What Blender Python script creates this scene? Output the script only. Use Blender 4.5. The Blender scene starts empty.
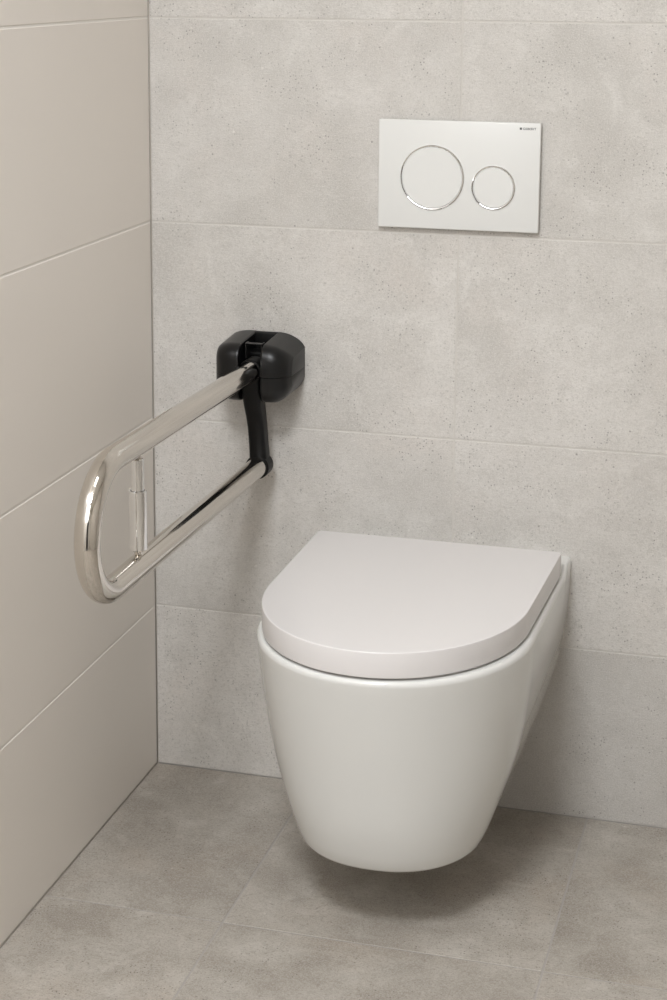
import bpy, bmesh, math, random
from mathutils import Vector, Matrix
random.seed(7)
sc = bpy.context.scene
COL = sc.collection
PI = math.pi

# ---------------------------------------------------------------- helpers
def link(name, me, mat=None, parent=None):
    o = bpy.data.objects.new(name, me)
    COL.objects.link(o)
    if mat: me.materials.append(mat)
    if parent: o.parent = parent
    return o

def obj(name, bm, mat=None, parent=None, smooth=True, autosmooth=None):
    bmesh.ops.recalc_face_normals(bm, faces=bm.faces[:])
    me = bpy.data.meshes.new(name)
    if smooth:
        for f in bm.faces: f.smooth = True
    if autosmooth is not None:
        a = math.radians(autosmooth)
        for e in bm.edges:
            if len(e.link_faces) == 2 and e.calc_face_angle(0) > a: e.smooth = False
    bm.to_mesh(me); bm.free()
    return link(name, me, mat, parent)

def thing(name, label, cat, loc=(0, 0, 0)):
    o = bpy.data.objects.new(name, None); COL.objects.link(o)
    o.location = loc; o['label'] = label; o['category'] = cat
    o.empty_display_size = .05
    return o

def struct(o, label=None, cat=None):
    o['kind'] = 'structure'
    if label: o['label'] = label
    if cat: o['category'] = cat
    return o

def loft(bm, rings, closed=True, cap0=True, cap1=True):
    vr = [[bm.verts.new(p) for p in r] for r in rings]
    n = len(vr[0])
    for a, b in zip(vr, vr[1:]):
        for i in range(n if closed else n - 1):
            j = (i + 1) % n
            bm.faces.new((a[i], a[j], b[j], b[i]))
    if cap0: bm.faces.new(vr[0][::-1])
    if cap1: bm.faces.new(vr[-1])
    return vr

def tube(bm, path, r, n=32, caps=True, radii=None):
    """round tube along a path of points (parallel-transported frame)"""
    P = [Vector(p) for p in path]
    rings = []
    up = None
    for i, p in enumerate(P):
        t = (P[min(i + 1, len(P) - 1)] - P[max(i - 1, 0)]).normalized()
        if up is None:
            up = Vector((1, 0, 0)) if abs(t.x) < .9 else Vector((0, 0, 1))
        a = (up - t * up.dot(t)).normalized(); b = t.cross(a); up = a
        rr = radii[i] if radii else r
        rings.append([p + a * rr * math.cos(2 * PI * k / n) + b * rr * math.sin(2 * PI * k / n) for k in range(n)])
    loft(bm, rings, cap0=caps, cap1=caps)

def lathe(bm, prof, axis_o, axis_d, n=48, caps=True):
    d = Vector(axis_d).normalized(); a = d.orthogonal().normalized(); b = d.cross(a); o = Vector(axis_o)
    rings = [[o + d * h + (a * math.cos(2 * PI * k / n) + b * math.sin(2 * PI * k / n)) * r for k in range(n)] for r, h in prof]
    return loft(bm, rings, cap0=caps, cap1=caps)

def rbox(bm, lo, hi, r, seg=4):
    """box with all edges rounded by r"""
    m = bmesh.new()
    bmesh.ops.create_cube(m, size=1)
    lo, hi = Vector(lo), Vector(hi)
    for v in m.verts:
        v.co = Vector([(lo[i] + hi[i]) / 2 + v.co[i] * (hi[i] - lo[i]) for i in range(3)])
    bmesh.ops.bevel(m, geom=m.edges[:], offset=r, segments=seg, profile=.5, affect='EDGES')
    me = bpy.data.meshes.new('t'); m.to_mesh(me); m.free(); bm.from_mesh(me); bpy.data.meshes.remove(me)

# ---------------------------------------------------------------- node helpers
def mat_new(name):
    m = bpy.data.materials.new(name); m.use_nodes = True
    nt = m.node_tree; b = nt.nodes['Principled BSDF']
    return m, nt, b
def N(nt, t, **k):
    n = nt.nodes.new(t)
    for a, v in k.items(): setattr(n, a, v)
    return n
def srgb(r, g, b):
    f = lambda c: ((c / 255 + .055) / 1.055) ** 2.4 if c / 255 > .04045 else c / 255 / 12.92
    return (f(r), f(g), f(b), 1)

def simple(name, col, rough, metal=0, coat=0, coat_rough=.05, bump=0, bscale=200, spec=.5, rvar=0):
    m, nt, b = mat_new(name)
    b.inputs['Base Color'].default_value = col
    b.inputs['Roughness'].default_value = rough
    b.inputs['Metallic'].default_value = metal
    b.inputs['Specular IOR Level'].default_value = spec
    b.inputs['Coat Weight'].default_value = coat
    b.inputs['Coat Roughness'].default_value = coat_rough
    tc = N(nt, 'ShaderNodeTexCoord')
    if bump:
        n = N(nt, 'ShaderNodeTexNoise'); n.inputs['Scale'].default_value = bscale; n.inputs['Detail'].default_value = 3
        bp = N(nt, 'ShaderNodeBump'); bp.inputs['Strength'].default_value = bump; bp.inputs['Distance'].default_value = .001
        nt.links.new(tc.outputs['Object'], n.inputs['Vector']); nt.links.new(n.outputs['Fac'], bp.inputs['Height'])
        nt.links.new(bp.outputs['Normal'], b.inputs['Normal'])
    if rvar:
        n = N(nt, 'ShaderNodeTexNoise'); n.inputs['Scale'].default_value = 28; n.inputs['Detail'].default_value = 4
        mr = N(nt, 'ShaderNodeMapRange'); mr.inputs['From Min'].default_value = .35; mr.inputs['From Max'].default_value = .7
        mr.inputs['To Min'].default_value = rough; mr.inputs['To Max'].default_value = rough + rvar
        nt.links.new(tc.outputs['Object'], n.inputs['Vector']); nt.links.new(n.outputs['Fac'], mr.inputs['Value'])
        nt.links.new(mr.outputs['Result'], b.inputs['Roughness'])
    return m

def concrete(name, base, dark, light, warm, spot_s=1.0, rough=.5, big=.5):
    """cement-look porcelain: cloudy mottling, fine grain, small pits and pale flecks, differing per tile"""
    m, nt, b = mat_new(name); L = nt.links.new
    tc = N(nt, 'ShaderNodeTexCoord'); at = N(nt, 'ShaderNodeAttribute', attribute_name='tile')
    mul = N(nt, 'ShaderNodeVectorMath', operation='SCALE'); mul.inputs['Scale'].default_value = 13.0
    add = N(nt, 'ShaderNodeVectorMath', operation='ADD')
    L(at.outputs['Vector'], mul.inputs[0]); L(tc.outputs['Object'], add.inputs[0]); L(mul.outputs[0], add.inputs[1])
    V = add.outputs[0]
    def noise(scale, detail=4, rough_=.55, dist=0, vec=None):
        n = N(nt, 'ShaderNodeTexNoise'); n.inputs['Scale'].default_value = scale; n.inputs['Detail'].default_value = detail
        n.inputs['Roughness'].default_value = rough_; n.inputs['Distortion'].default_value = dist
        L(vec or V, n.inputs['Vector']); return n.outputs['Fac']
    def rng(v, a, b_, c=0, d=1):
        n = N(nt, 'ShaderNodeMapRange'); n.clamp = True
        for k, x in zip(('From Min', 'From Max', 'To Min', 'To Max'), (a, b_, c, d)): n.inputs[k].default_value = x
        L(v, n.inputs['Value']); return n.outputs['Result']
    def mix(f, a, c, blend='MIX'):
        n = N(nt, 'ShaderNodeMix', data_type='RGBA', blend_type=blend)
        if isinstance(f, float): n.inputs['Factor'].default_value = f
        else: L(f, n.inputs['Factor'])
        for s, x in ((n.inputs['A'], a), (n.inputs['B'], c)):
            if isinstance(x, tuple): s.default_value = x
            else: L(x, s)
        return n.outputs['Result']
    c = mix(rng(noise(3.2, 5, .6, .4), .36, .66), dark, base)
    c = mix(rng(noise(9, 5, .6, .3), .42, .75, 0, big), c, light)
    c = mix(rng(noise(5.5, 4, .6, .2), .5, .75, 0, .75), c, warm)
    c = mix(rng(noise(24, 5, .65, .6), .5, .72, 0, .55), c, dark)
    c = mix(rng(noise(17, 5, .65, .6), .55, .75, 0, .6), c, light)
    # tile-wide tone
    sep = N(nt, 'ShaderNodeSeparateXYZ'); L(at.outputs['Vector'], sep.inputs[0])
    t = N(nt, 'ShaderNodeMapRange'); t.clamp = False; t.inputs['To Min'].default_value = .93; t.inputs['To Max'].default_value = 1.07
    L(sep.outputs['X'], t.inputs['Value'])
    h = N(nt, 'ShaderNodeHueSaturation'); L(c, h.inputs['Color']); L(t.outputs['Result'], h.inputs['Value']); c = h.outputs['Color']
    # brushed streaks
    mp = N(nt, 'ShaderNodeMapping'); mp.inputs['Scale'].default_value = (1.6, 5, 6); mp.inputs['Rotation'].default_value = (.1, .6, .35)
    L(V, mp.inputs['Vector'])
    st = noise(60, 4, .65, 1.2, mp.outputs[0])
    c = mix(rng(st, .48, .66, -.0, .5), c, dark)
    g = noise(480, 3, .75)
    c = mix(rng(g, .42, .64, 0, .50), c, light)
    g2 = noise(250, 3, .75)
    c = mix(rng(g2, .54, .68, 0, .70), c, dark)
    # pits, gathered in clusters
    vo = N(nt, 'ShaderNodeTexVoronoi'); vo.inputs['Scale'].default_value = 90; L(V, vo.inputs['Vector'])
    pit = rng(vo.outputs['Distance'], .04, .19 , 1, 0)
    cl = rng(noise(11, 3, .6), .40, .58)
    sepc = N(nt, 'ShaderNodeSeparateColor'); L(vo.outputs['Color'], sepc.inputs[0])
    pick = rng(sepc.outputs[0], .74, .78)
    def mulv(a, b_):
        n = N(nt, 'ShaderNodeMath', operation='MULTIPLY'); L(a, n.inputs[0])
        if isinstance(b_, float): n.inputs[1].default_value = b_
        else: L(b_, n.inputs[1])
        return n.outputs[0]
    pm = mulv(mulv(mulv(pit, cl), pick), .75 * spot_s)
    c = mix(pm, c, tuple(x * .42 for x in dark[:3]) + (1,))
    vo3 = N(nt, 'ShaderNodeTexVoronoi'); vo3.inputs['Scale'].default_value = 210; L(V, vo3.inputs['Vector'])
    sep3 = N(nt, 'ShaderNodeSeparateColor'); L(vo3.outputs['Color'], sep3.inputs[0])
    fine = mulv(mulv(mulv(rng(vo3.outputs['Distance'], .12, .3, 1, 0), rng(sep3.outputs[0], .55, .62)), rng(noise(12, 4, .65), .44, .60)), .9 * spot_s)
    c = mix(fine, c, tuple(x * .5 for x in dark[:3]) + (1,))
    # pale flecks
    vo2 = N(nt, 'ShaderNodeTexVoronoi'); vo2.inputs['Scale'].default_value = 34; L(V, vo2.inputs['Vector'])
    sep2 = N(nt, 'ShaderNodeSeparateColor'); L(vo2.outputs['Color'], sep2.inputs[0])
    fl = mulv(mulv(rng(vo2.outputs['Distance'], .03, .09, 1, 0), rng(sep2.outputs[1], .88, .90)), .4 * spot_s)
    c = mix(fl, c, tuple(min(1, x * 1.25) for x in light[:3]) + (1,))
    L(c, b.inputs['Base Color'])
    b.inputs['Roughness'].default_value = rough
    b.inputs['Specular IOR Level'].default_value = .35
    hsum = N(nt, 'ShaderNodeMath', operation='ADD'); L(g, hsum.inputs[0]); L(mulv(st, 1.5), hsum.inputs[1])
    hs2 = N(nt, 'ShaderNodeMath', operation='SUBTRACT'); L(hsum.outputs[0], hs2.inputs[0]); L(pm, hs2.inputs[1])
    bp = N(nt, 'ShaderNodeBump'); bp.inputs['Strength'].default_value = .6; bp.inputs['Distance'].default_value = .0007
    L(hs2.outputs[0], bp.inputs['Height']); L(bp.outputs['Normal'], b.inputs['Normal'])
    return m

def satin_tile(name, base, alt):
    m, nt, b = mat_new(name); L = nt.links.new
    tc = N(nt, 'ShaderNodeTexCoord')
    n = N(nt, 'ShaderNodeTexNoise'); n.inputs['Scale'].default_value = 5; n.inputs['Detail'].default_value = 3
    L(tc.outputs['Object'], n.inputs['Vector'])
    mx = N(nt, 'ShaderNodeMix', data_type='RGBA'); mx.inputs['A'].default_value = base; mx.inputs['B'].default_value = alt
    L(n.outputs['Fac'], mx.inputs['Factor']); L(mx.outputs['Result'], b.inputs['Base Color'])
    b.inputs['Roughness'].default_value = .42; b.inputs['Specular IOR Level'].default_value = .4
    return m

M_wall = concrete('cement_look_wall_tile', srgb(208, 204, 199), srgb(184, 180, 174), srgb(222, 219, 214), srgb(206, 199, 192))
M_floor = concrete('cement_look_floor_tile', srgb(173, 166, 157), srgb(141, 133, 123), srgb(200, 195, 187), srgb(174, 161, 147), spot_s=1.0, rough=.45, big=.7)
M_left = satin_tile('satin_greige_wall_tile', srgb(235, 229, 221), srgb(235, 228, 220))
M_right = satin_tile('taupe_wall_tile', srgb(190, 185, 178), srgb(188, 183, 175))
M_grout_w = simple('wall_grout', srgb(203, 199, 193), .85, bump=.3, bscale=600)
M_grout_f = simple('floor_grout', srgb(168, 163, 158), .85, bump=.3, bscale=600)
M_grout_l = simple('left_wall_grout', srgb(240, 236, 230), .8)
M_seal = simple('corner_sealant', srgb(176, 168, 158), .6)
M_paint = simple('white_ceiling_paint', srgb(236, 234, 230), .8, bump=.05)
M_paintw = simple('wall_paint', srgb(226, 223, 219), .75, bump=.05)
M_door = simple('dark_unseen_door', srgb(34, 30, 28), .4)  # unseen door, kept dark so the chrome reflects dark streaks
M_metal = simple('brushed_door_metal', srgb(170, 168, 165), .3, metal=1)
M_ceramic = simple('glazed_white_ceramic', srgb(222, 222, 219), .10, coat=.35, coat_rough=.03, spec=.5)
M_lid = simple('white_duroplast', srgb(222, 219, 218), .2, spec=.45, coat=.15, coat_rough=.1)
M_plate = simple('white_plastic_plate', srgb(222, 222, 219), .28, spec=.45)
M_chrome = simple('polished_chrome', srgb(236, 236, 236), .04, metal=1)
M_steel = simple('polished_stainless_steel', srgb(214, 209, 202), .055, metal=1, rvar=.07)
M_black = simple('black_moulded_plastic', srgb(9, 9, 10), .34, spec=.4, bump=.08, bscale=900)
M_blackm = simple('matt_black_plastic', srgb(7, 7, 7), .45, spec=.25)
M_print = simple('grey_print', srgb(95, 95, 96), .6)
M_rubber = simple('grey_rubber', srgb(150, 150, 148), .6)

# ---------------------------------------------------------------- tiled surfaces
ROW = .3201; H0 = .2806
def tiled(name, us, vs, to3d, mat, grout, tones={}, gap=.0024, bev=.0010, depth=.0007, thick=.012):
    """tiles between joints us x vs; to3d(u, v, d): d = depth below the finished surface. One mesh: tiles + grout bed."""
    bm = bmesh.new()
    tl = bm.faces.layers.float_vector.new('tile')
    for i in range(len(us) - 1):
        for j in range(len(vs) - 1):
            u0, u1, v0, v1 = us[i] + gap / 2, us[i + 1] - gap / 2, vs[j] + gap / 2, vs[j + 1] - gap / 2
            rnd = Vector((random.random(), random.random(), random.random()))
            rnd.x = tones.get((i, j), .35 + .3 * rnd.x)
            def ring(ins, d):
                return [bm.verts.new(to3d(a, b, d)) for a, b in ((u0 + ins, v0 + ins), (u1 - ins, v0 + ins), (u1 - ins, v1 - ins), (u0 + ins, v1 - ins))]
            rs = [ring(bev, 0), ring(bev * .35, bev * .2), ring(0, bev * .8), ring(0, thick)]
            fs = [bm.faces.new(rs[0])]
            for a, b in zip(rs, rs[1:]):
                for k in range(4):
                    l = (k + 1) % 4
                    fs.append(bm.faces.new((a[k], b[k], b[l], a[l])))
            for f in fs: f[tl] = rnd; f.material_index = 0
    a = [to3d(us[0], vs[0], depth), to3d(us[-1], vs[0], depth), to3d(us[-1], vs[-1], depth), to3d(us[0], vs[-1], depth)]
    b = [to3d(us[0], vs[0], thick + .06), to3d(us[-1], vs[0], thick + .06), to3d(us[-1], vs[-1], thick + .06), to3d(us[0], vs[-1], thick + .06)]
    va = [bm.verts.new(p) for p in a]; vb = [bm.verts.new(p) for p in b]
    gf = [bm.faces.new(va), bm.faces.new(vb[::-1])]
    for k in range(4): gf.append(bm.faces.new((va[k], vb[k], vb[(k + 1) % 4], va[(k + 1) % 4])))
    for f in gf: f.material_index = 1
    o = obj(name, bm, mat, smooth=False)
    o.data.materials.append(grout)
    return struct(o)

RX, RY, RZ = 2.4, -3.35, 2.52
rows = [.0] + [H0 + k * ROW for k in range(7)] + [RZ]
tiled('wall_back', [.0006, .4972, 1.137, 1.777, RX], rows, lambda u, v, d: (u, d, v), M_wall, M_grout_w,
      tones={(0, 0): 1.35, (1, 0): -.55, (0, 1): .42, (1, 1): .5, (0, 2): .5, (1, 2): .5, (0, 3): .45, (1, 3): .5})
tiled('wall_left', [RY, -2.58, -1.94, -1.30, -.0006][0:1] + [-2.4, -1.2, -.0006], rows, lambda u, v, d: (-d, u, v), M_left, M_grout_l, gap=.0030, bev=.0012, depth=.0008)
tiled('floor', [.0006, .2711, .7228, 1.1745, 1.6262, RX], [RY, -3.174, -2.722, -2.27, -1.819, -1.367, -.9155, -.4641, -.0008],
      lambda u, v, d: (u, v, -d), M_floor, M_grout_f, gap=.0024, bev=.0009, depth=.0005,
      tones={(0, 7): .3, (1, 7): .6, (2, 7): .35, (0, 6): .7, (1, 6): .5, (2, 6): .5})
tiled('wall_right', [RY, -2.4, -1.2, -.0006], rows, lambda u, v, d: (RX + d, u, v), M_right, M_grout_l)

def slab(name, lo, hi, mat):
    bm = bmesh.new(); rbox(bm, lo, hi, .001, 1)
    return struct(obj(name, bm, mat, smooth=False))
slab('ceiling', (-.07, RY - .12, RZ), (RX + .07, .07, RZ + .1), M_paint)
# wall behind the camera with an unseen door, added dark to streak the chrome
DX0, DX1, DZ = .78, 1.68, 2.06
bm = bmesh.new()
rbox(bm, (-.07, RY - .1, 0), (DX0, RY, RZ), .001, 1)
rbox(bm, (DX1, RY - .1, 0), (RX + .07, RY, RZ), .001, 1)
rbox(bm, (DX0, RY - .1, DZ), (DX1, RY, RZ), .001, 1)
struct(obj('wall_front', bm, M_paintw, smooth=False))
door = bpy.data.objects.new('unseen_door', None); COL.objects.link(door)
door.location = ((DX0 + DX1) / 2, RY - .05, 0); door['kind'] = 'structure'
def at_parent(o, par):
    o.parent = par; o.matrix_parent_inverse = Matrix.Translation(par.location).inverted(); return o
bm = bmesh.new(); rbox(bm, (DX0 + .042, RY - .07, .008), (DX1 - .042, RY - .03, DZ - .042), .002, 2)
at_parent(obj('door_leaf', bm, M_door, smooth=False), door)
bm = bmesh.new()
rbox(bm, (DX0 + .001, RY - .09, 0), (DX0 + .04, RY + .012, DZ - .001), .002, 1)
rbox(bm, (DX1 - .04, RY - .09, 0), (DX1 - .001, RY + .012, DZ - .001), .002, 1)
rbox(bm, (DX0 + .001, RY - .09, DZ - .04), (DX1 - .001, RY + .012, DZ - .001), .002, 1)
at_parent(obj('door_frame', bm, M_paint, smooth=False), door)
bm = bmesh.new()
tube(bm, [(DX1 - .1, RY - .031, 1.04), (DX1 - .1, RY + .03, 1.04)], .009)
tube(bm, [(DX1 - .1, RY + .03, 1.04), (DX1 - .22, RY + .03, 1.04)], .009)
at_parent(obj('door_handle', bm, M_metal), door)
# thin sealant beads in the inside corners
bm = bmesh.new(); tube(bm, [(.0004, -.0004, 0), (.0004, -.0004, RZ)], .0010, 8)
struct(obj('trim_1', bm, M_seal))
bm = bmesh.new(); tube(bm, [(.0004, -.001, .0004), (.0004, RY, .0004)], .0010, 8)
struct(obj('trim_2', bm, M_seal))
bm = bmesh.new(); tube(bm, [(.001, -.0004, .0002), (RX, -.0004, .0002)], .0008, 8)
struct(obj('trim_3', bm, M_grout_f))

# ---------------------------------------------------------------- toilet
XC = .4885
toilet = thing('wall_hung_toilet', 'white wall-hung toilet with closed D-shaped lid, mounted below the flush plate', 'toilet', (XC, 0, .1))
def T(o): return at_parent(o, toilet)

def skew(bm, k=.011):      # the pan hangs a touch out of square
    for v in bm.verts: v.co.x += k * v.co.y

def dsec(w, L, a, n, z, y0=0.0, ns=40, nc=44, wf=None):
    """D outline: straight flanks from the wall side, superelliptic nose"""
    wf = wf or w - .0032 * max(0, min(1, (z - .12) / .2))
    pts = []
    ys = L - a
    for k in range(ns):
        t = k / ns
        pts.append((XC + w + (wf - w) * t, y0 + (-ys - y0) * t, z))
    for k in range(nc + 1):
        th = PI * k / nc; c, s = math.cos(th), math.sin(th)
        pts.append((XC + wf * math.copysign(abs(c) ** (2 / n), c), -ys - a * abs(s) ** (2 / n), z))
    for k in range(ns):
        t = (k + 1) / ns
        pts.append((XC - wf + (wf - w) * t, -ys + (y0 + ys) * t, z))
    return pts

def interp(x, xs, ys):  # monotone-ish cubic (Catmull) interpolation
    n = len(xs)
    i = max(0, min(n - 2, next((k for k in range(n - 1) if x <= xs[k + 1]), n - 2)))
    def sl(k):
        if k == 0: return (ys[1] - ys[0]) / (xs[1] - xs[0])
        if k == n - 1: return (ys[-1] - ys[-2]) / (xs[-1] - xs[-2])
        return (ys[k + 1] - ys[k - 1]) / (xs[k + 1] - xs[k - 1])
    h = xs[i + 1] - xs[i]; t = (x - xs[i]) / h
    return ((2 * t**3 - 3 * t**2 + 1) * ys[i] + (t**3 - 2 * t**2 + t) * h * sl(i) + (-2 * t**3 + 3 * t**2) * ys[i + 1] + (t**3 - t**2) * h * sl(i + 1))

ZT = .4155
ZK = [.110, .17, .25, .34, .42]
WK = [.130, .1525, .1775, .1920, .1970]
LK = [.468, .489, .507, .527, .5455]
AK = [.140, .165, .19, .208, .22]
NK = [2.2, 2.12, 2.06, 2.05, 2.06]
def par(z): return [interp(z, ZK, K) for K in (WK, LK, AK, NK)]
rings = []
# underside, tucked in
w, L, a, n = par(ZK[0])
for ins, dz in ((.06, -.0005), (.03, -.0003), (.009, 0), (.0045, .0012), (.0018, .0038), (.0004, .0075)):
    w, L, a, n = par(ZK[0] + dz if dz > 0 else ZK[0])
    rings.append(dsec(w - ins, L - ins, max(a - ins, .02), n, ZK[0] + dz))
RT = .009
for k in range(1, 25):
    z = ZK[0] + .012 + (ZT - RT - ZK[0] - .012) * k / 24
    w, L, a, n = par(z); rings.append(dsec(w, L, a, n, z))
for k in range(1, 9):
    th = PI / 2 * k / 8; z = ZT - RT + RT * math.sin(th); ins = .007 * (1 - math.cos(th))
    w, L, a, n = par(z); rings.append(dsec(w - ins, L - ins, a - ins * .5, n, z))
w, L, a, n = par(ZT)
rings.append(dsec(w - .03, L - .03, a - .02, n, ZT + .0002))
for rg in rings:            # the deck behind the lid stands a little higher
    for q, (x, y, z) in enumerate(rg):
        if z > .38:
            t = max(0, min(1, (y + .060) / .022)); t = t * t * (3 - 2 * t)
            rg[q] = (x, y, z + .0125 * t * min(1, (z - .38) / .025))
bm = bmesh.new(); loft(bm, rings, closed=True); skew(bm)
T(obj('bowl', bm, M_ceramic, autosmooth=50))

def dslab(bm, w, yb, L, a, n, z0, z1, r, rb=.008, wb=None, crown=0):
    """D-shaped slab with rounded back corners and rounded rims"""
    def out(z, ins):
        pts = []
        wf, wbk = w - ins, (wb or w) - ins
        LL = L - ins; aa = a - ins; ys = LL - aa; y0 = yb - ins
        rr = max(rb - ins, .001)
        for k in range(7):
            th = PI / 2 * (1 - k / 6)
            pts.append((XC + wbk - rr + rr * math.cos(th), y0 - rr + rr * math.sin(th), z))
        for k in range(1, 12):
            t = k / 12
            pts.append((XC + wbk + (wf - wbk) * t, (y0 - rr) + (-ys - y0 + rr) * t, z))
        for k in range(61):
            th = PI * k / 60; c, s = math.cos(th), math.sin(th)
            pts.append((XC + wf * math.copysign(abs(c) ** (2 / n), c), -ys - aa * abs(s) ** (2 / n), z))
        for k in range(1, 12):
            t = 1 - k / 12
            pts.append((XC - wbk - (wf - wbk) * t, (y0 - rr) + (-ys - y0 + rr) * t, z))
        for k in range(7):
            th = PI / 2 * k / 6
            pts.append((XC - wbk + rr - rr * math.cos(th), y0 - rr + rr * math.sin(th), z))
        return pts
    rs = [out(z0, r * 1.2), out(z0, r)]
    for k in range(5):
        th = PI / 2 * k / 4; rs.append(out(z0 + r * (1 - math.cos(th)) , r * (1 - math.sin(th))))
    for k in range(5):
        th = PI / 2 * k / 4; rs.append(out(z1 - r * (1 - math.sin(th)), r * (1 - math.cos(th))))
    rs.append(out(z1, r * 1.6))
    rs.append(out(z1 + crown, .05))
    loft(bm, rs)
bm = bmesh.new(); dslab(bm, .1865, -.062, .5405, .226, 2.04, .4195, .455, .0016, wb=.1905); skew(bm, .015)
T(obj('toilet_lid', bm, M_lid, autosmooth=60))['label'] = 'flat glossy white closed lid'
bm = bmesh.new(); dslab(bm, .181, -.075, .532, .217, 2.04, .4158, .4193, .0012); skew(bm)
T(obj('toilet_seat', bm, M_lid, autosmooth=60))
for s in (-1, 1):
    bm = bmesh.new()
    tube(bm, [(XC + s * .05, -.0545, .4325), (XC + s * .10, -.0545, .4325)], .0065, 24)
    tube(bm, [(XC + s * .075, -.052, .4195), (XC + s * .075, -.052, .428)], .006, 24)
    T(obj('hinge', bm, M_chrome, autosmooth=40))

# ---------------------------------------------------------------- flush plate
PX, PZ, PW, PH, PT = .374, .930, .246, .164, .012
plate = thing('flush_plate', 'white rectangular dual-flush plate with two chrome-ringed round buttons on the back wall', 'flush plate', (PX + PW / 2, 0, PZ))
bm = bmesh.new(); rbox(bm, (PX, -PT, PZ), (PX + PW, -.0035, PZ + PH), .0018, 3)
at_parent(obj('cover_panel', bm, M_plate, autosmooth=40), plate)
bm = bmesh.new(); rbox(bm, (PX + .004, -.0034, PZ + .004), (PX + PW - .004, -.0002, PZ + PH - .004), .0005, 1)
at_parent(obj('mounting_frame', bm, M_rubber, smooth=False), plate)
for (bx, bz, br) in ((.4575, 1.008, .0495), (.551, .996, .0335)):
    bm = bmesh.new()
    rings = []
    n = 96
    for rr, h in ((br - .0036, 0), (br - .0036, .0010), (br - .0026, .0026), (br - .0018, .0028), (br - .0004, .0016), (br, 0)):
        rings.append([(bx + rr * math.cos(2 * PI * k / n), -PT - h, bz + rr * math.sin(2 * PI * k / n)) for k in range(n)])
    loft(bm, rings, cap0=False, cap1=False)
    ring = at_parent(obj('button_ring', bm, M_chrome, autosmooth=30), plate)
    ring['label'] = 'thin chrome ring'
    bm = bmesh.new()
    r2 = br - .0037
    lathe(bm, [(r2, -.0002), (r2, .0012), (r2 - .0006, .0017), (r2 - .004, .0018)], (bx, -PT, bz), (0, -1, 0), n=96)
    at_parent(obj('flush_button', bm, M_plate, autosmooth=30), plate)
cu = bpy.data.curves.new('printed_logo', 'FONT'); cu.body = 'GEBERIT'; cu.size = .0046; cu.extrude = .00008; cu.space_character = 1.1; cu.offset = .00009
to = bpy.data.objects.new('tmp', cu); COL.objects.link(to)
bpy.context.view_layer.update()
me = bpy.data.meshes.new_from_object(to.evaluated_get(bpy.context.evaluated_depsgraph_get()))
bpy.data.objects.remove(to)
bm = bmesh.new(); bm.from_mesh(me); bpy.data.meshes.remove(me)
xs = [v.co.x for v in bm.verts]; wt = max(xs) - min(xs); k = .0198 / wt
for v in bm.verts: v.co = Vector((.5932 + (v.co.x - min(xs)) * k, -PT - .0001 - v.co.z, 1.0838 + v.co.y))
rbox(bm, (.5885, -PT - .00018, 1.0838), (.5918, -PT - .00002, 1.0871), .00003, 1)
lg = at_parent(obj('printed_logo', bm, M_print, smooth=False), plate); lg['label'] = 'tiny grey printed logo'

# ---------------------------------------------------------------- folding grab rail
XR = .195; TR = .0162
rail = thing('folding_grab_rail', 'folding stainless steel toilet grab rail on a black wall bracket, left of toilet', 'grab rail', (XR, 0, .70))
def G(o): return at_parent(o, rail)
SL = .0165
def zu(y): return .7075 - y * SL
def zl(y): return .5465 - y * .0095
# looped tube, rounded at the free end
YE = -.741; R1, R2 = .088, .080
path = [(XR, y, zu(y)) for y in (-.088, -.2, -.3, -.4, -.5, -.58)]
c1 = (YE + R1, zu(YE + R1) - R1); c2 = (YE + R2, zl(YE + R2) + R2)
for k in range(19):
    th = PI / 2 + PI / 2 * k / 18
    path.append((XR, c1[0] + R1 * math.cos(th), c1[1] + R1 * math.sin(th)))
for k in range(19):
    th = PI + PI / 2 * k / 18
    path.append((XR, c2[0] + R2 * math.cos(th), c2[1] + R2 * math.sin(th)))
path += [(XR, y, zl(y)) for y in (-.6, -.5, -.4, -.3, -.2, -.1, -.045)]
bm = bmesh.new(); tube(bm, path, TR, 48)
G(obj('rail_tube', bm, M_steel, autosmooth=50))['label'] = 'polished stainless steel looped tube'

# bracket: back base and two covers with a seam
def cover_profile(inset, drop, y0=-.002):
    """side outline (y, z) of a cover: sloping top, strongly rounded front"""
    zt, zb_, yf = .7545 - inset * .45 - drop, .6585 + inset, -.100 + inset
    pts = [(y0, zb_)]
    rb, rt = .024 - inset * .5, .024 - inset * .35
    for k in range(9):
        th = -PI / 2 - PI / 2 * k / 8
        pts.append((yf + rb + rb * math.cos(th), zb_ + rb + rb * math.sin(th)))
    for k in range(9):
        th = PI - PI / 2 * k / 8
        pts.append((yf + rt + rt * math.cos(th), zt - .0045 - rt + rt * math.sin(th)))
    pts.append((y0, zt))
    return pts
def cover_mesh(x_in, x_out, drop):
    """loft of the side outline from the flat inner face to the rounded outer face"""
    bm = bmesh.new(); sgn = 1 if x_out > x_in else -1
    R_ = .031; W_ = abs(x_out - x_in); secs = [(0, .0025), (.0008, .0008), (.0025, 0)]
    for k in range(1, 9):
        t = k / 8; secs.append((.0025 + (W_ - R_ - .0025) * t, 0))
    for k in range(1, 9):
        th = PI / 2 * k / 8; secs.append((W_ - R_ + R_ * math.sin(th), R_ * (1 - math.cos(th))))
    rings = []
    for d, ins in secs:
        pr = cover_profile(min(ins, .026), drop * (d / W_) ** 1.5)
        rings.append([(x_in + sgn * d, y, z) for y, z in pr])
    loft(bm, rings)
    return bm
bm = bmesh.new(); rbox(bm, (XR - .022, -.040, .664), (XR + .022, -.0002, .728), .003, 3); rbox(bm, (XR - .022, -.012, .720), (XR + .022, -.0002, .7540), .002, 3)
base = G(obj('wall_bracket', bm, M_blackm, autosmooth=40)); base['label'] = 'black plastic wall mount'
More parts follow.
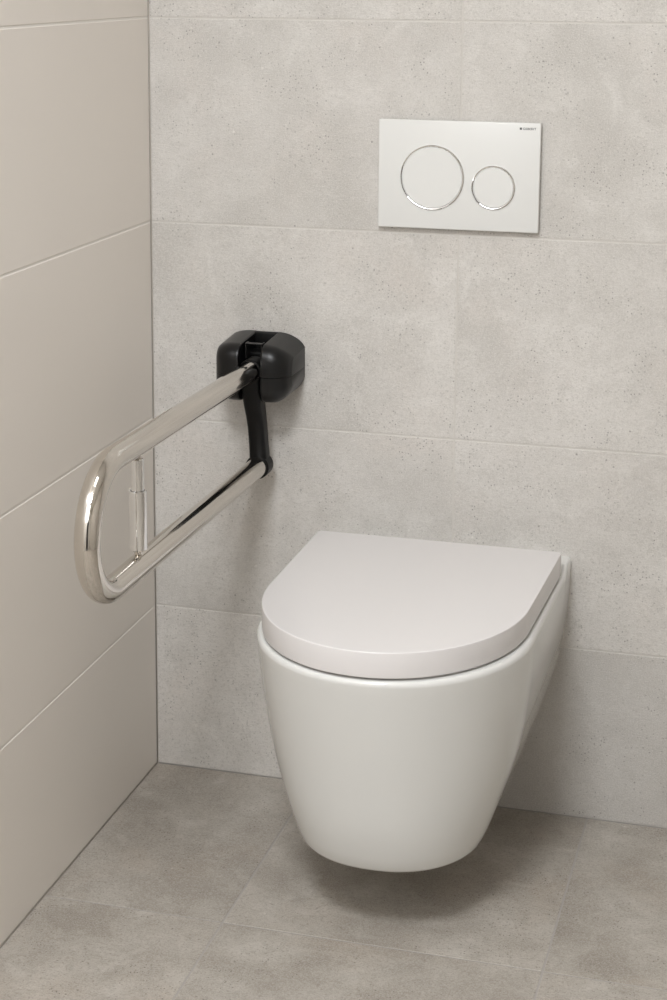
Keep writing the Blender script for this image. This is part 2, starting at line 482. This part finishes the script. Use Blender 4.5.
for s in (-1, 1):
    bm = cover_mesh(XR + s * .0175, XR + s * .0612, .010 if s > 0 else .001)
    # seam: thin groove at mid height
    zc = .7015
    geom = bm.verts[:] + bm.edges[:] + bm.faces[:]
    for zz in (zc - .0009, zc, zc + .0009):
        geom = bm.verts[:] + bm.edges[:] + bm.faces[:]
        bmesh.ops.bisect_plane(bm, geom=geom, plane_co=(0, 0, zz), plane_no=(0, 0, 1))
    cen = Vector((XR + s * .039, -.05, zc))
    for v in bm.verts:
        if abs(v.co.z - zc) < 1e-5 and v.co.y < -.004:
            d = (cen - v.co); d.z = 0
            if d.length > .01: v.co += d.normalized() * .0011
    o = G(obj('bracket_cover', bm, M_black, autosmooth=38))
    o.data.update()
# hinge ribs seen in the slot
bm = bmesh.new()
for s in (-1, 1):
    rbox(bm, (XR + s * .0128 - .0011, -.076, .725), (XR + s * .0128 + .0011, -.060, .7490), .0006, 2)
rbox(bm, (XR - .0139, -.076, .7472), (XR + .0139, -.068, .7492), .0006, 2)
G(obj('hinge_rib', bm, M_black, smooth=False))
# arm joining both tube ends: a deep blade, pivot at the top and foot near the wall
def arm_section(cy, cz, hw, hd, tx=0, ang=0):
    pts = []; r = .006
    ca, sa = math.cos(ang), math.sin(ang)
    for (sx, sy) in ((1, 1), (-1, 1), (-1, -1), (1, -1)):
        for k in range(5):
            base_a = {(1, 1): 0, (-1, 1): PI / 2, (-1, -1): PI, (1, -1): 3 * PI / 2}[(sx, sy)]
            th = base_a + PI / 2 * k / 4
            x = sx * (hw - r) + r * math.cos(th); d = sy * (hd - r) + r * math.sin(th)
            pts.append((XR + tx + x, cy + d * ca, cz + d * sa))
    return pts
bm = bmesh.new()
secs = [(-.076, .7200, .0140, .014), (-.078, .708, .0150, .018), (-.079, .690, .0150, .0180), (-.077, .672, .0146, .0170), (-.071, .652, .0140, .0160),
        (-.062, .632, .0136, .0150), (-.055, .612, .0133, .0145), (-.050, .590, .0133, .0140), (-.046, .570, .0136, .0140), (-.0435, .552, .0142, .0140), (-.0430, .538, .0142, .0140)]
loft(bm, [arm_section(y, z, hw, hd) for y, z, hw, hd in secs])
G(obj('pivot_arm', bm, M_blackm, autosmooth=40))
def collar(y0, y1, zf, r0, r1):
    bm = bmesh.new()
    d = Vector((0, -1, SL if zf is zu else .0095)).normalized(); o = Vector((XR, y0, zf(y0))); L = (y0 - y1)
    lathe(bm, [(r1 - .004, 0), (r1, .003), (r1, L - .0015), (r1 - .0012, L), (r0, L), (r0, L - .008)], o, d, n=48, caps=True)
    return bm
G(obj('tube_socket', collar(-.062, -.0955, zu, TR + .0001, .0187), M_blackm, autosmooth=35))
G(obj('tube_socket', collar(-.030, -.0595, zl, TR + .0001, .0190), M_blackm, autosmooth=35))

# toilet roll spindle spanning the two tubes: thin rod in a wider spring sleeve
YS = -.572
z0, z1 = zl(YS) + TR, zu(YS) - TR
sp = None
bm = bmesh.new()
zm = .655
lathe(bm, [(.0086, zm - .01), (.0086, z1 - .005), (.0078, z1 - .004)], (XR, YS, 0), (0, 0, 1), n=36)
spindle = G(obj('roll_spindle', bm, M_chrome, autosmooth=30)); spindle['label'] = 'chrome telescopic toilet roll rod'
bm = bmesh.new()
lathe(bm, [(.0100, z0 + .006), (.0118, z0 + .0078), (.0118, zm - .0008), (.0112, zm), (.0094, zm - .0004), (.0090, zm - .006)], (XR, YS, 0), (0, 0, 1), n=40)
slv = obj('spindle_sleeve', bm, M_chrome, autosmooth=30); slv.parent = spindle; slv.matrix_parent_inverse = spindle.matrix_parent_inverse.copy() ; slv.matrix_parent_inverse = Matrix.Identity(4)
for (za, zb_) in ((z0 - .001, z0 + .0062), (z1 - .0042, z1 + .001)):
    bm = bmesh.new(); lathe(bm, [(.0040, za), (.0055, za + .002), (.0055, zb_ - .002), (.0040, zb_)], (XR, YS, 0), (0, 0, 1), n=24)
    o = obj('spindle_pin', bm, M_steel, autosmooth=30); o.parent = spindle

# ---------------------------------------------------------------- lamps of the room
def area(name, loc, size, power, col=(1, .96, .9), size_y=None, rot=(0, 0, 0)):
    l = bpy.data.lights.new(name, 'AREA'); l.energy = power; l.color = col
    l.shape = 'RECTANGLE' if size_y else 'SQUARE'; l.size = size
    if size_y: l.size_y = size_y
    o = bpy.data.objects.new(name, l); COL.objects.link(o); o.location = loc; o.rotation_euler = rot
    return o
def aim(loc, tgt):
    return (Vector(tgt) - Vector(loc)).to_track_quat('-Z', 'Y').to_euler()
area('ceiling_panel_light', (.5, -2.1, RZ - .03), .5, 47.5, col=(.95, .972, 1), size_y=.5)
area('ceiling_panel_light', (.5, -1.1, RZ - .03), .5, 2.5, col=(.95, .972, 1), size_y=.5)
area('softbox_light', (.45, -2.4, 1.75), .8, 9.0, col=(.95, .972, 1), size_y=.8, rot=aim((.45, -2.4, 1.75), (.5, 0, .6)))
w = bpy.data.worlds.new('World'); sc.world = w; w.use_nodes = True
w.node_tree.nodes['Background'].inputs[0].default_value = (.8, .8, .8, 1)
w.node_tree.nodes['Background'].inputs[1].default_value = .3

# ---------------------------------------------------------------- camera
cd = bpy.data.cameras.new('camera'); cam = bpy.data.objects.new('camera', cd); COL.objects.link(cam)
r = Vector((0.9619143894561406, 0.2733145146104113, 0.004459087406145395))
u = Vector((-0.05646007105297806, 0.18269410092945468, 0.9815473120855005))
f = Vector((-0.2674564782051708, 0.9444162438188225, -0.19116744146750894))
m = Matrix((r, u, -f)).transposed().to_4x4(); m.translation = (1.022776, -2.686567, 1.321763)
cam.matrix_world = m
cd.sensor_fit = 'AUTO'; cd.sensor_width = 36; cd.lens = 1815.5887 * 36 / 1000
cd.shift_x = 24.639 / 1000; cd.shift_y = -181.371 / 1000
cd.clip_start = .02
sc.camera = cam
sc.view_settings.view_transform = 'Standard'; sc.view_settings.look = 'None'
sc.view_settings.gamma = 1; sc.view_settings.use_curve_mapping = False
sc.view_settings.exposure = 0
